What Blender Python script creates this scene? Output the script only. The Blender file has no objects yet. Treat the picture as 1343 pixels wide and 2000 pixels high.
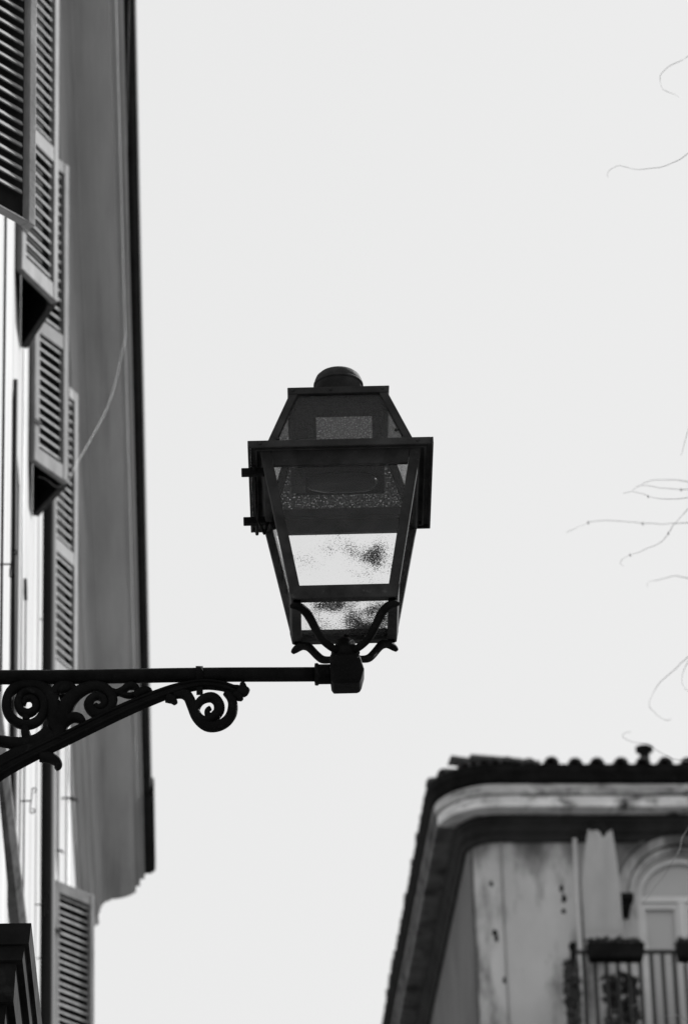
import bpy, math, random
from mathutils import Vector, Matrix, Quaternion
R = math.radians
random.seed(7)
scene = bpy.context.scene
col = scene.collection
EYE = 1.6                                   # eye height of the photographer above the street

# ------------------------------------------------------------------ camera
PITCH, YAW, ROLL = R(27.67), R(2.543), R(1.707)
fw = Vector((math.sin(YAW)*math.cos(PITCH), math.cos(YAW)*math.cos(PITCH), math.sin(PITCH)))
rt = Vector((math.cos(YAW), -math.sin(YAW), 0))
up = rt.cross(fw)
rt2 = rt*math.cos(ROLL) - up*math.sin(ROLL)
up2 = rt*math.sin(ROLL) + up*math.cos(ROLL)
cam_data = bpy.data.cameras.new('camera')
cam = bpy.data.objects.new('camera', cam_data); col.objects.link(cam)
m = Matrix((rt2, up2, -fw)).transposed().to_4x4(); m.translation = (0, 0, EYE)
cam.matrix_world = m
cam_data.sensor_fit = 'VERTICAL'; cam_data.sensor_height = 36; cam_data.sensor_width = 24
cam_data.lens = 8558/2000*36
cam_data.clip_start = .1; cam_data.clip_end = 2000
cam_data.dof.use_dof = True; cam_data.dof.focus_distance = 10.9; cam_data.dof.aperture_fstop = 8.5
scene.camera = cam

# ------------------------------------------------------------------ sky, sun, exposure
SUN_AZ, SUN_EL = R(48), R(40)
world = bpy.data.worlds.new('World'); scene.world = world; world.use_nodes = True
wn = world.node_tree.nodes; wl = world.node_tree.links
bg = wn['Background']
sky = wn.new('ShaderNodeTexSky'); sky.sky_type = 'NISHITA'; sky.sun_disc = False
sky.sun_elevation = SUN_EL; sky.sun_rotation = SUN_AZ
sky.air_density = 1.0; sky.dust_density = 2.0; sky.ozone_density = 1.0
bw = wn.new('ShaderNodeRGBToBW')
wl.new(sky.outputs[0], bw.inputs[0])
veil = wn.new('ShaderNodeMix'); veil.data_type = 'FLOAT'           # an even white veil of high cloud over the clear sky
veil.inputs['Factor'].default_value = .88; veil.inputs['B'].default_value = 6.3
wl.new(bw.outputs[0], veil.inputs['A']); wl.new(veil.outputs['Result'], bg.inputs['Color'])
bg.inputs['Strength'].default_value = 0.06
sun_d = bpy.data.lights.new('sun', 'SUN'); sun_d.energy = 5.0; sun_d.angle = R(.6); sun_d.color = (1, 1, 1)
sun = bpy.data.objects.new('sun', sun_d); col.objects.link(sun)
S = Vector((math.sin(SUN_AZ)*math.cos(SUN_EL), math.cos(SUN_AZ)*math.cos(SUN_EL), math.sin(SUN_EL)))
sun.rotation_euler = S.to_track_quat('Z', 'Y').to_euler(); sun.location = (20, 20, 40)
scene.view_settings.view_transform = 'Standard'; scene.view_settings.look = 'None'
scene.view_settings.gamma = 1; scene.view_settings.use_curve_mapping = False
scene.view_settings.exposure = 1.2

# ------------------------------------------------------------------ mesh helpers
class MB:
    def __init__(s): s.v = []; s.f = []; s.sm = []
    def add(s, vs, fs, smooth=False):
        o = len(s.v); s.v += [tuple(p) for p in vs]
        for f in fs: s.f.append(tuple(i+o for i in f)); s.sm.append(smooth)
        return s
    def hexa(s, p):                               # 8 corners: bottom ring 0-3, top ring 4-7
        return s.add(p, [(3,2,1,0),(4,5,6,7),(0,1,5,4),(1,2,6,5),(2,3,7,6),(3,0,4,7)])
    def box(s, x0, x1, y0, y1, z0, z1):
        return s.hexa([(x0,y0,z0),(x1,y0,z0),(x1,y1,z0),(x0,y1,z0),(x0,y0,z1),(x1,y0,z1),(x1,y1,z1),(x0,y1,z1)])
    def rings(s, rings, caps=True, smooth=True, closed=True):
        n = len(rings[0]); vs = [p for r in rings for p in r]; fs = []
        for i in range(len(rings)-1):
            for j in range(n if closed else n-1):
                k = (j+1) % n
                fs.append((i*n+j, i*n+k, (i+1)*n+k, (i+1)*n+j))
        s.add(vs, fs, smooth)
        if caps:
            o = len(s.v)-len(vs)
            s.f.append(tuple(o+j for j in reversed(range(n)))); s.sm.append(False)
            s.f.append(tuple(o+(len(rings)-1)*n+j for j in range(n))); s.sm.append(False)
        return s
    def tube(s, pts, rad, n=8):
        pts = [Vector(p) for p in pts]
        rr = rad if isinstance(rad, (list, tuple)) else [rad]*len(pts)
        t0 = (pts[1]-pts[0]).normalized()
        ref = Vector((0,0,1)) if abs(t0.z) < .9 else Vector((1,0,0))
        u = t0.cross(ref).normalized(); rings = []; prev = t0
        for i, p in enumerate(pts):
            t = (pts[min(i+1, len(pts)-1)] - pts[max(i-1, 0)]).normalized()
            u = prev.rotation_difference(t) @ u; prev = t
            w = t.cross(u)
            rings.append([p + (u*math.cos(a)+w*math.sin(a))*rr[i] for a in [2*math.pi*k/n for k in range(n)]])
        return s.rings(rings)
    def lathe(s, prof, cx, cy, n=24):             # prof: (radius, z)
        return s.rings([[(cx+r*math.cos(2*math.pi*k/n), cy+r*math.sin(2*math.pi*k/n), z) for k in range(n)] for r, z in prof])
    def stroke(s, pts, depth, n=10, y=0):         # forged bar drawn in the xz plane, flattened round section; pts (x, z, halfwidth)
        P = smooth_pts(pts); rings = []
        for i, (x, z, h) in enumerate(P):
            a, b = P[max(i-1,0)], P[min(i+1,len(P)-1)]
            tx, tz = b[0]-a[0], b[1]-a[1]; L = math.hypot(tx, tz) or 1
            nx, nz = -tz/L, tx/L
            d = min(depth, h*1.3)
            ring = []
            for k in range(n):
                c, q = math.cos(2*math.pi*k/n), math.sin(2*math.pi*k/n)
                c = math.copysign(abs(c)**.8, c); q = math.copysign(abs(q)**.8, q)
                ring.append((x+nx*h*c, y+d*q, z+nz*h*c))
            rings.append(ring)
        return s.rings(rings)
    def sweep(s, prof, path, closed_prof=True):   # prof (out, z); path list of (point2d, outward2d)
        return s.rings([[(p[0]+o[0]*a, p[1]+o[1]*a, z) for a, z in prof] for p, o in path], smooth=False, closed=closed_prof)
    def mesh(s, name):
        me = bpy.data.meshes.new(name); me.from_pydata(s.v, [], s.f); me.polygons.foreach_set('use_smooth', s.sm); me.update()
        return me
def smooth_pts(pts, k=4):                         # Catmull-Rom through tuples of any length
    out = []
    n = len(pts)
    for i in range(n-1):
        p0, p1, p2, p3 = pts[max(i-1,0)], pts[i], pts[i+1], pts[min(i+2,n-1)]
        for j in range(k):
            t = j/k
            out.append(tuple(.5*(2*b+(c-a)*t+(2*a-5*b+4*c-d)*t*t+(-a+3*b-3*c+d)*t**3) for a, b, c, d in zip(p0, p1, p2, p3)))
    out.append(tuple(pts[-1])); return out
def link(name, data, parent=None, loc=None, rz=0, mat=None, bevel=0):
    o = bpy.data.objects.new(name, data); col.objects.link(o)
    if parent is not None: o.parent = parent
    if loc is not None: o.location = loc
    elif parent is not None and parent.parent is None and parent.type == 'EMPTY':   # mesh written in place: undo the root's offset
        o.location = tuple(-c for c in parent.location) if not parent.rotation_euler.z else (0,0,0)
    o.rotation_euler.z = rz
    if mat and data is not None and not data.materials: data.materials.append(mat)
    if bevel:
        b = o.modifiers.new('bevel', 'BEVEL'); b.width = bevel; b.segments = 2; b.limit_method = 'ANGLE'; b.angle_limit = R(40)
    return o
def put(name, mb, mat, parent=None, **k): return link(name, mb.mesh(name), parent, mat=mat, **k)
def thing(name, label, cat, loc, rz=0, group=None):
    o = link(name, None, loc=loc, rz=rz); o['label'] = label; o['category'] = cat
    o.empty_display_size = .2
    if group: o['group'] = group
    return o

# ------------------------------------------------------------------ materials (all neutral: the photograph is black and white)
def mat(name, base, rough=.8, var=.25, scale=(6,6,6), detail=6, dark=None, dark_amt=.0, dark_scale=(2,2,2), bump=0, bump_scale=40, spec=.3, metal=0):
    M = bpy.data.materials.new(name); M.use_nodes = True
    N = M.node_tree.nodes; L = M.node_tree.links; B = N['Principled BSDF']
    B.inputs['Roughness'].default_value = rough; B.inputs['Metallic'].default_value = metal
    B.inputs['Specular IOR Level'].default_value = spec
    tc = N.new('ShaderNodeTexCoord')
    def noise(sc, det=6, w=.6):
        mp = N.new('ShaderNodeMapping'); mp.inputs['Scale'].default_value = sc; L.new(tc.outputs['Object'], mp.inputs[0])
        t = N.new('ShaderNodeTexNoise'); t.inputs['Scale'].default_value = 1; t.inputs['Detail'].default_value = det; t.inputs['Roughness'].default_value = w
        L.new(mp.outputs[0], t.inputs['Vector']); return t
    n1 = noise(scale, detail)
    cr = N.new('ShaderNodeValToRGB'); cr.color_ramp.elements[0].position = .3; cr.color_ramp.elements[1].position = .7
    lo, hi = base*(1-var), min(base*(1+var), .9)
    cr.color_ramp.elements[0].color = (lo,lo,lo,1); cr.color_ramp.elements[1].color = (hi,hi,hi,1)
    L.new(n1.outputs['Fac'], cr.inputs[0]); out = cr.outputs[0]
    if dark is not None:
        n2 = noise(dark_scale, 8, .65)
        r2 = N.new('ShaderNodeValToRGB'); p = .5+.25*(1-2*dark_amt)
        r2.color_ramp.elements[0].position = p-.05; r2.color_ramp.elements[1].position = min(p+.1,1)
        r2.color_ramp.elements[0].color = (0,0,0,1); r2.color_ramp.elements[1].color = (1,1,1,1)
        L.new(n2.outputs['Fac'], r2.inputs[0])
        mx = N.new('ShaderNodeMix'); mx.data_type = 'RGBA'; L.new(r2.outputs[0], mx.inputs['Factor'])
        L.new(out, mx.inputs['A']); mx.inputs['B'].default_value = (dark,dark,dark,1); out = mx.outputs['Result']
    L.new(out, B.inputs['Base Color'])
    if bump:
        nb = noise((bump_scale,)*3, 5, .6); bp = N.new('ShaderNodeBump'); bp.inputs['Strength'].default_value = bump; bp.inputs['Distance'].default_value = .01
        L.new(nb.outputs['Fac'], bp.inputs['Height']); L.new(bp.outputs[0], B.inputs['Normal'])
    return M
M = {}
M['plaster'] = mat('lime_plaster', .325, .95, .2, (3,7,.5), 8, dark=.09, dark_amt=.33, dark_scale=(5,13,.3), bump=.15, bump_scale=30, spec=.04)
M['cornice'] = mat('weathered_cornice_stone', .36, .9, .14, (6,.7,7), 8, dark=.25, dark_amt=.3, dark_scale=(9,.35,11), bump=.2, bump_scale=20)
M['gutter'] = mat('blackened_gutter_metal', .010, .85, .5, (8,4,8), 6, dark=.04, dark_amt=.12, dark_scale=(6,3,6), bump=.3, bump_scale=25, spec=.08)
M['roof_tile'] = mat('old_clay_tile', .10, .95, .5, (9,9,9), 6, dark=.03, dark_amt=.4, dark_scale=(7,7,7), bump=.4, bump_scale=30)
M['shutter'] = mat('weathered_shutter_paint', .21, .85, .25, (14,14,5), 8, dark=.06, dark_amt=.08, dark_scale=(22,22,9), bump=.12, bump_scale=60, spec=.12)
M['shutter_worn'] = mat('bleached_shutter_paint', .22, .85, .3, (14,14,5), 8, dark=.08, dark_amt=.1, dark_scale=(22,22,9), bump=.15, bump_scale=60, spec=.12)
M['shutter_shaded'] = mat('shaded_shutter_paint', .035, .6, .3, (14,14,5), 8, dark=.012, dark_amt=.1, dark_scale=(20,20,8), bump=.12, bump_scale=60, spec=.06)  # darker copy of the shutter paint: shade painted onto the far leaves
M['gap_shade'] = mat('gap_shade_black', .012, .9, .4, (9,9,3), spec=.05)  # near-black that paints the shade between slats
M['glass_dark'] = mat('dark_window_glass', .01, .08, .1, spec=.5)
M['frame_wood'] = mat('window_frame_wood', .3, .7, .2, (10,10,4))
M['pipe_dark'] = mat('dark_painted_pipe', .016, .75, .3, (8,8,2), bump=.05, spec=.08)
M['pipe_grey'] = mat('grey_painted_pipe', .28, .5, .25, (8,8,2))
M['stone_dark'] = mat('soot_black_travertine', .012, .9, .6, (7,7,7), 8, dark=.035, dark_amt=.3, dark_scale=(5,5,5), bump=.3, bump_scale=18, spec=.03)
M['stone_course'] = mat('grey_stone_course', .09, .95, .35, (6,6,20), 8, dark=.02, dark_amt=.3, dark_scale=(4,4,12), bump=.3, bump_scale=30, spec=.04)
M['iron'] = mat('black_cast_iron', .0045, .75, .5, (18,18,18), 6, dark=.016, dark_amt=.2, dark_scale=(30,30,30), bump=.35, bump_scale=70, spec=.05)
M['lantern_paint'] = mat('worn_black_lantern_paint', .028, .75, .45, (14,14,14), 8, dark=.09, dark_amt=.13, dark_scale=(30,30,30), bump=.2, bump_scale=80, spec=.04)
M['wire'] = mat('pale_cable', .28, .6, .1)
M['ballast'] = mat('grey_ballast_housing', .8, .6, .1)
M['bulb'] = mat('frosted_bulb', .012, .2, .05, spec=.12)
M['facade'] = mat('ochre_facade_plaster', .50, .9, .2, (.9,.9,.6), 8, dark=.16, dark_amt=.42, dark_scale=(2.2,2.2,.8), bump=.2, bump_scale=12)
M['facade_cornice'] = mat('stained_facade_cornice', .72, .9, .3, (2.5,2.5,6), 8, dark=.035, dark_amt=.38, dark_scale=(2.6,2.6,5), bump=.2, bump_scale=14)
M['facade_cornice_stained'] = mat('dirty_facade_corona', .45, .9, .35, (2.5,2.5,6), 8, dark=.05, dark_amt=.46, dark_scale=(2.2,2.2,5))
M['cornice_shaded'] = mat('shaded_side_cornice', .15, .9, .4, (2.5,2.5,6), 8, dark=.04, dark_amt=.4, dark_scale=(2.6,2.6,5))  # darker side cornice: the flank's shade is put into its colour
M['flank'] = mat('shaded_side_plaster', .13, .9, .3, (1.2,1.2,.7), 8, dark=.08, dark_amt=.35, dark_scale=(1.3,1.3,.7))  # plaster darkened to paint in the shade on the flank wall
M['rail_iron'] = mat('faded_rail_iron', .04, .7, .3, spec=.1)
M['facade_frieze'] = mat('shaded_frieze', .022, .95, .4, (3,3,3), 8, dark=.01, dark_amt=.4, dark_scale=(2,2,2))  # shade below the eave painted as a near-black frieze
def damp_top(m, z_edge, spread, dark):                 # water stain run down from the gutter, ragged lower edge
    N = m.node_tree.nodes; L = m.node_tree.links; B = N['Principled BSDF']; src = B.inputs['Base Color'].links[0].from_socket
    tc = N.new('ShaderNodeTexCoord'); sp = N.new('ShaderNodeSeparateXYZ'); L.new(tc.outputs['Object'], sp.inputs[0])
    mp = N.new('ShaderNodeMapping'); mp.inputs['Scale'].default_value = (2.6,2.6,.9); L.new(tc.outputs['Object'], mp.inputs[0])
    n = N.new('ShaderNodeTexNoise'); n.inputs['Scale'].default_value = 1; n.inputs['Detail'].default_value = 7; n.inputs['Roughness'].default_value = .6; L.new(mp.outputs[0], n.inputs['Vector'])
    a = N.new('ShaderNodeMath'); a.operation = 'MULTIPLY_ADD'; L.new(n.outputs['Fac'], a.inputs[0]); a.inputs[1].default_value = spread; L.new(sp.outputs['Z'], a.inputs[2])
    r = N.new('ShaderNodeMapRange'); r.interpolation_type = 'SMOOTHSTEP'; L.new(a.outputs[0], r.inputs['Value'])
    r.inputs['From Min'].default_value = z_edge+spread*.5-.22; r.inputs['From Max'].default_value = z_edge+spread*.5+.30
    x = N.new('ShaderNodeMix'); x.data_type = 'RGBA'; L.new(r.outputs[0], x.inputs['Factor']); L.new(src, x.inputs['A']); x.inputs['B'].default_value = (dark,dark,dark,1)
    L.new(x.outputs['Result'], B.inputs['Base Color'])
damp_top(M['facade'], 17.55+EYE, 1.2, .08)
M['white_frame'] = mat('white_window_frame', .62, .6, .08)
M['curtain_glass'] = mat('curtained_window_glass', .42, .25, .08, (1.5,1.5,1), spec=.5)
M['cloth'] = mat('canvas_cloth', .40, .95, .1, (4,4,2))
M['leaf'] = mat('balcony_foliage', .06, .7, .5, (20,20,20))
M['twig'] = mat('twig_bark', .16, .8, .3, (40,40,40))
M['ground'] = mat('basalt_cobbles', .055, .85, .3, (8,8,8), 8, bump=.5, bump_scale=8)

def glass(name, grime_amt, grime_scale, blot=(3,3,3), tint=.99, hammered=False, op=(.1,.5), film=.035, blobs=(), amp=1.5):
    G = bpy.data.materials.new(name); G.use_nodes = True
    N = G.node_tree.nodes; L = G.node_tree.links; N.remove(N['Principled BSDF']); out = N['Material Output']
    tc = N.new('ShaderNodeTexCoord')
    tr = N.new('ShaderNodeBsdfTransparent'); tr.inputs[0].default_value = (tint,)*3+(1,)
    gl = N.new('ShaderNodeBsdfGlossy'); gl.inputs['Roughness'].default_value = .04; gl.inputs['Color'].default_value = (.9,.9,.9,1)
    lw = N.new('ShaderNodeLayerWeight'); lw.inputs['Blend'].default_value = .5      # Schlick reflection, the same from both sides of the sheet
    pw = N.new('ShaderNodeMath'); pw.operation = 'POWER'; L.new(lw.outputs['Facing'], pw.inputs[0]); pw.inputs[1].default_value = 5
    fr = N.new('ShaderNodeMath'); fr.operation = 'MULTIPLY_ADD'; L.new(pw.outputs[0], fr.inputs[0]); fr.inputs[1].default_value = .5; fr.inputs[2].default_value = .012
    mg = N.new('ShaderNodeMixShader'); L.new(fr.outputs[0], mg.inputs[0]); L.new(tr.outputs[0], mg.inputs[1]); L.new(gl.outputs[0], mg.inputs[2])
    df = N.new('ShaderNodeBsdfDiffuse'); df.inputs['Color'].default_value = (film,film,film,1)
    mx = N.new('ShaderNodeMixShader')
    if hammered:
        vo = N.new('ShaderNodeTexVoronoi'); vo.inputs['Scale'].default_value = grime_scale; vo.inputs['Randomness'].default_value = .8
        L.new(tc.outputs['Object'], vo.inputs['Vector'])
        rp = N.new('ShaderNodeValToRGB'); rp.color_ramp.elements[0].position = .18; rp.color_ramp.elements[1].position = .46
        rp.color_ramp.elements[0].color = (op[0],)*3+(1,); rp.color_ramp.elements[1].color = (op[1],)*3+(1,)
        L.new(vo.outputs['Distance'], rp.inputs[0])
        bp = N.new('ShaderNodeBump'); bp.inputs['Strength'].default_value = .9; bp.inputs['Distance'].default_value = .004
        L.new(vo.outputs['Distance'], bp.inputs['Height']); L.new(bp.outputs[0], gl.inputs['Normal']); L.new(bp.outputs[0], df.inputs['Normal'])
        gl.inputs['Roughness'].default_value = .15
        L.new(rp.outputs[0], mx.inputs[0])
    else:
        def no(sc, det, w):
            t = N.new('ShaderNodeTexNoise'); t.inputs['Scale'].default_value = sc; t.inputs['Detail'].default_value = det; t.inputs['Roughness'].default_value = w
            L.new(tc.outputs['Object'], t.inputs['Vector']); return t
        fine = no(grime_scale, 2, .5)
        mp = N.new('ShaderNodeMapping'); mp.inputs['Scale'].default_value = blot; mp.inputs['Location'].default_value = (1.7,.4,2.6); L.new(tc.outputs['Object'], mp.inputs[0])
        big = N.new('ShaderNodeTexNoise'); big.inputs['Scale'].default_value = 1; big.inputs['Detail'].default_value = 3; L.new(mp.outputs[0], big.inputs['Vector'])
        ad = N.new('ShaderNodeMath'); ad.operation = 'MULTIPLY_ADD'; L.new(big.outputs['Fac'], ad.inputs[0]); ad.inputs[1].default_value = amp; L.new(fine.outputs['Fac'], ad.inputs[2])
        for c_, r_, a_ in blobs:                       # single smudges where the glass was splashed
            vd = N.new('ShaderNodeVectorMath'); vd.operation = 'DISTANCE'; L.new(tc.outputs['Object'], vd.inputs[0]); vd.inputs[1].default_value = c_
            mr = N.new('ShaderNodeMapRange'); mr.interpolation_type = 'SMOOTHSTEP'; L.new(vd.outputs['Value'], mr.inputs['Value'])
            mr.inputs['From Min'].default_value = r_; mr.inputs['From Max'].default_value = 0; mr.inputs['To Min'].default_value = 0; mr.inputs['To Max'].default_value = a_
            a2 = N.new('ShaderNodeMath'); L.new(ad.outputs[0], a2.inputs[0]); L.new(mr.outputs[0], a2.inputs[1]); ad = a2
        rp = N.new('ShaderNodeValToRGB'); c = 1.52-grime_amt-(1.5-amp)*.5
        sb = N.new('ShaderNodeMath'); sb.operation = 'SUBTRACT'; L.new(ad.outputs[0], sb.inputs[0]); sb.inputs[1].default_value = c-.5
        rp.color_ramp.elements[0].position = .44; rp.color_ramp.elements[1].position = .62
        rp.color_ramp.elements[0].color = (0.02,0.02,0.02,1); rp.color_ramp.elements[1].color = (.92,.92,.92,1)
        L.new(sb.outputs[0], rp.inputs[0]); L.new(rp.outputs[0], mx.inputs[0])
    L.new(mg.outputs[0], mx.inputs[1]); L.new(df.outputs[0], mx.inputs[2]); L.new(mx.outputs[0], out.inputs['Surface'])
    return G
LX, LY, LZ = .4263, 9.75, 5.1834+EYE               # lantern axis and rim height
M['pane'] = glass('clear_lantern_glass', -.12, 260, (9,9,9))
M['pane_front'] = glass('smudged_lantern_glass', .04, 300, (9,9,9), amp=.7, blobs=[((LX+.022,LY-.15,LZ-.258),.05,.30),((LX+.080,LY-.15,LZ-.250),.052,.33),((LX+.062,LY-.15,LZ-.280),.045,.24),((LX+.105,LY-.16,LZ-.30),.05,.17),((LX-.10,LY-.15,LZ-.29),.05,.06)])
M['pane_dirty'] = glass('grimy_bottom_glass', .22, 230, (16,9,9), amp=.8, blobs=[((LX-.03,LY-.06,LZ-.36),.06,.25),((LX+.06,LY+.08,LZ-.36),.06,.22)])
M['pane_rough'] = glass('hammered_roof_glass', .3, 150, hammered=True, op=(.08,.5), film=.05)
M['pane_rough_back'] = glass('sooty_hammered_glass', .3, 165, hammered=True, op=(.42,.93), film=.06)

# ------------------------------------------------------------------ ground
g = put('ground', MB().add([(-300,-300,0),(300,-300,0),(300,400,0),(-300,400,0)], [(0,1,2,3)]), M['ground']); g['kind'] = 'structure'

# ------------------------------------------------------------------ left apartment building
WX = -.72                                          # street face of the wall
bA = thing('apartment_building', 'white plastered apartment building with louvred shutters and deep cornice beside the lamp', 'building', (WX, 12, 0))
openings = []                                      # (y0, y1, z0, z1), heights above the eye
UP = dict(z0=10.55, z1=12.45); LO = dict(z0=7.27, z1=9.86)
for y0, y1 in ((17.63,18.37),(19.51,20.115),(21.91,22.6),(24.6,25.3)): openings.append((y0, y1, UP['z0']+.02, UP['z1']-.02))
for y0, y1 in ((11.6,12.4),(17.5,18.45),(23.3,24.05)): openings.append((y0, y1, LO['z0']+.02, LO['z1']-.02))
wall = MB()
Y0, Y1, ZT = -6., 30.7, 12.95
ys = sorted({Y0, Y1, *[o[0] for o in openings], *[o[1] for o in openings]}); zs = sorted({-EYE, ZT, *[o[2] for o in openings], *[o[3] for o in openings]})
for a, b in zip(ys, ys[1:]):
    for c, d in zip(zs, zs[1:]):
        if any(o[0] <= a and b <= o[1] and o[2] <= c and d <= o[3] for o in openings): continue
        wall.add([(WX,a,c+EYE),(WX,b,c+EYE),(WX,b,d+EYE),(WX,a,d+EYE)], [(0,1,2,3)])
DP = .22
for a, b, c, d in openings:
    c += EYE; d += EYE; X = WX-DP
    wall.add([(WX,a,c),(X,a,c),(X,a,d),(WX,a,d)], [(0,1,2,3)]); wall.add([(WX,b,c),(X,b,c),(X,b,d),(WX,b,d)], [(3,2,1,0)])
    wall.add([(WX,a,c),(WX,b,c),(X,b,c),(X,a,c)], [(0,1,2,3)]); wall.add([(WX,a,d),(WX,b,d),(X,b,d),(X,a,d)], [(3,2,1,0)])
XB = -7.
wall.add([(WX,Y1,0),(XB,Y1,0),(XB,Y1,ZT+EYE),(WX,Y1,ZT+EYE)], [(0,1,2,3)])
wall.add([(WX,Y0,0),(XB,Y0,0),(XB,Y0,ZT+EYE),(WX,Y0,ZT+EYE)], [(3,2,1,0)])
wall.add([(XB,Y0,0),(XB,Y1,0),(XB,Y1,ZT+EYE),(XB,Y0,ZT+EYE)], [(3,2,1,0)])
put('wall', wall, M['plaster'], bA)
for a, b, c, d in openings:
    c += EYE; d += EYE; X = WX-DP+.02
    w = put('window', MB().box(X-.05, X, a, b, c, d), M['glass_dark'], bA)
    f = MB(); mid = (a+b)/2
    for q0, q1 in ((a, a+.05), (b-.05, b), (mid-.03, mid+.03)): f.box(X+.002, X+.03, q0, q1, c, d)
    for q0, q1 in ((c, c+.06), (d-.06, d), ((c+d)/2+.2, (c+d)/2+.25)): f.box(X+.004, X+.026, a, b, q0, q1)
    link('frame', f.mesh('frame'), w, loc=(0,0,0), mat=M['frame_wood'])
# cornice, swept along the street; profile measured from wall outwards
prof = [(-.74,12.45),(-.70,12.45),(-.695,12.50),(-.655,12.52),(-.65,12.575),(-.615,12.60),(-.60,12.655),(-.575,12.668),(-.565,12.71)]
prof += [(-.556,12.79),(-.540,12.835),(-.515,12.852),(-.49,12.857),(-.485,12.868),(-.44,12.872),(-.40,12.879),(-.365,12.889),(-.335,12.901),(-.315,12.912),(-.303,12.922)]
prof += [(-.294,12.922),(-.294,12.972),(-.262,12.974),(-.260,13.03),(-.228,13.032),(-.226,13.075),(-.205,13.078),(-.205,13.10),(-.74,13.10)]
cm = MB().rings([[(x, y, z+EYE) for x, z in prof] for y in [Y0+(Y1+.1-Y0)*k/40 for k in range(41)]], smooth=False)
put('cornice', cm, M['cornice'], bA)
put('gutter', MB().rings([[(x, y, z+EYE) for x, z in ((-.26,13.06),(-.20,13.065),(-.168,13.10),(-.160,13.16),(-.165,13.19),(-.26,13.19))] for y in [Y0+(29.3-Y0)*k/50 for k in range(51)]], smooth=False), M['gutter'], bA)
put('gutter', MB().rings([[(x, y, z+EYE) for x, z in ((-.27,13.05),(-.18,13.055),(-.146,13.08),(-.143,13.16),(-.148,13.20),(-.26,13.20))] for y in (29.3,30,30.75)], smooth=False), M['gutter'], bA)
put('roof', MB().rings([[(x, y, z+EYE) for x, z in ((-.2,13.195),(-6.9,13.195),(-6.9,13.5),(-3.8,14.5))] for y in (Y0, Y1+.05)], smooth=False), M['roof_tile'], bA)
def tile_mesh(L, r, r2, n=7, t=.014):              # a half-round roof tile, axis +x from its lower end
    mb = MB(); rings = []
    for x, rr, z in ((0, r, 0), (L, r2, L*.28)):
        o = [(x, rr*math.cos(math.pi*k/n), z+rr*math.sin(math.pi*k/n)) for k in range(n+1)]
        i = [(x, (rr-t)*math.cos(math.pi*k/n), z+(rr-t)*math.sin(math.pi*k/n)) for k in reversed(range(n+1))]
        rings.append(o+i)
    return mb.rings(rings).mesh('roof_tile')
tmA = tile_mesh(.42, .085, .07); tmA.materials.append(M['roof_tile'])
y = 16.6
while y < 30.6:
    x = -.172+random.uniform(-.008, .004)
    if y > 29.2: x += .012
    o = link('roof_tile', tmA, bA, loc=(x-WX, y-12, 13.185+EYE+random.uniform(-.008,.008))); o.rotation_euler = (0, 0, math.pi+random.uniform(-.05,.05))
    y += .205+random.uniform(-.01, .01)

# shutters: frame is the part, slats its pieces
def shutter(hy, w, ang, row, pitch, mirror=1, hx=-.702, mid=True, material='shutter', slats_joined=False, foot=.085, gap=.016, tip=.042):
    H = row['z1']-row['z0']; sw, t = .042, .018
    f = MB()
    f.box(0, sw, -t, t, 0, H); f.box(w-tip, w, -t, t, 0, H)
    zr = [(0, foot), (H-.07, H)] + ([(H*.40, H*.40+.085)] if mid else [])
    if foot < .05: zr[0] = (.002, foot)
    for a, b in zr: f.box(sw, w-tip, -t+.002, t-.002, a, b)
    o = put('shutter', f, M[material], bA, loc=(hx-WX, hy-12, row['z0']+EYE), rz=ang*mirror, bevel=.0025)
    cl = w-2*sw; ch, th, tl = pitch*(.36 if pitch < .05 else .29), .005, R(72)
    dy, dz = math.cos(tl)*ch/2, math.sin(tl)*ch/2; ny, nz = math.sin(tl)*th/2, math.cos(tl)*th/2
    s_ = -mirror                                    # outer side in local y
    q = [(s_*dy, -dz), (-s_*dy, dz)]
    sec = [(q[0][0]+s_*ny, q[0][1]+nz), (q[1][0]+s_*ny, q[1][1]+nz), (q[1][0]-s_*ny, q[1][1]-nz), (q[0][0]-s_*ny, q[0][1]-nz)]
    sm = MB().rings([[(x, a, b) for a, b in sec] for x in (sw, w-tip-gap)], smooth=False)
    spans = sorted(zr); spans[0] = (0, .085); joined = MB(); me = None
    for (a0, a1), (b0, b1) in zip(spans, spans[1:]):
        n = int((b0-a1)/pitch); p = (b0-a1)/n
        for k in range(n):
            z = a1+p*(k+.5)
            if slats_joined: joined.rings([[(x, a+s_*.007, b+z) for a, b in sec] for x in (sw, w-tip-gap)], smooth=False); continue
            if me is None: me = sm.mesh('slat'); me.materials.append(M[material])
            s = link('slat', me, o, loc=(0, s_*.007+random.uniform(-.0012,.0012), z+random.uniform(-.0012,.0012)))
            s.rotation_euler = (random.uniform(-.06,.06), random.uniform(-.004,.004), 0)
    if slats_joined:
        j = link('slat_panel', joined.mesh('slat_panel'), o, loc=(0,0,0), mat=M[material]); j['kind'] = 'stuff'
    yb = -s_*(t-.005)
    link('gap_shade_sheet', MB().box(sw-.004, w-tip+.004, yb-.003, yb+.003, .004, H-.04).mesh('gap_shade_sheet'), o, loc=(0,0,0), mat=M['gap_shade'])  # added black sheet, stands in for the shade behind the slats
    # strap hinges
    for z in (H*.12, H*.88):
        hm = MB().box(-.012, .05, s_*t+(-.004 if s_ < 0 else 0), s_*t+(0 if s_ < 0 else .004), z-.012, z+.012)
        link('hinge', hm.mesh('hinge'), o, loc=(0,0,0), mat=M['iron'])
    return o
shutter(17.63, .356, R(63.4), UP, .0565)
shutter(18.37, .43, R(70), UP, .0565, -1, material='shutter_shaded', slats_joined=True)
shutter(19.51, .30, R(57), UP, .0555)
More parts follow.
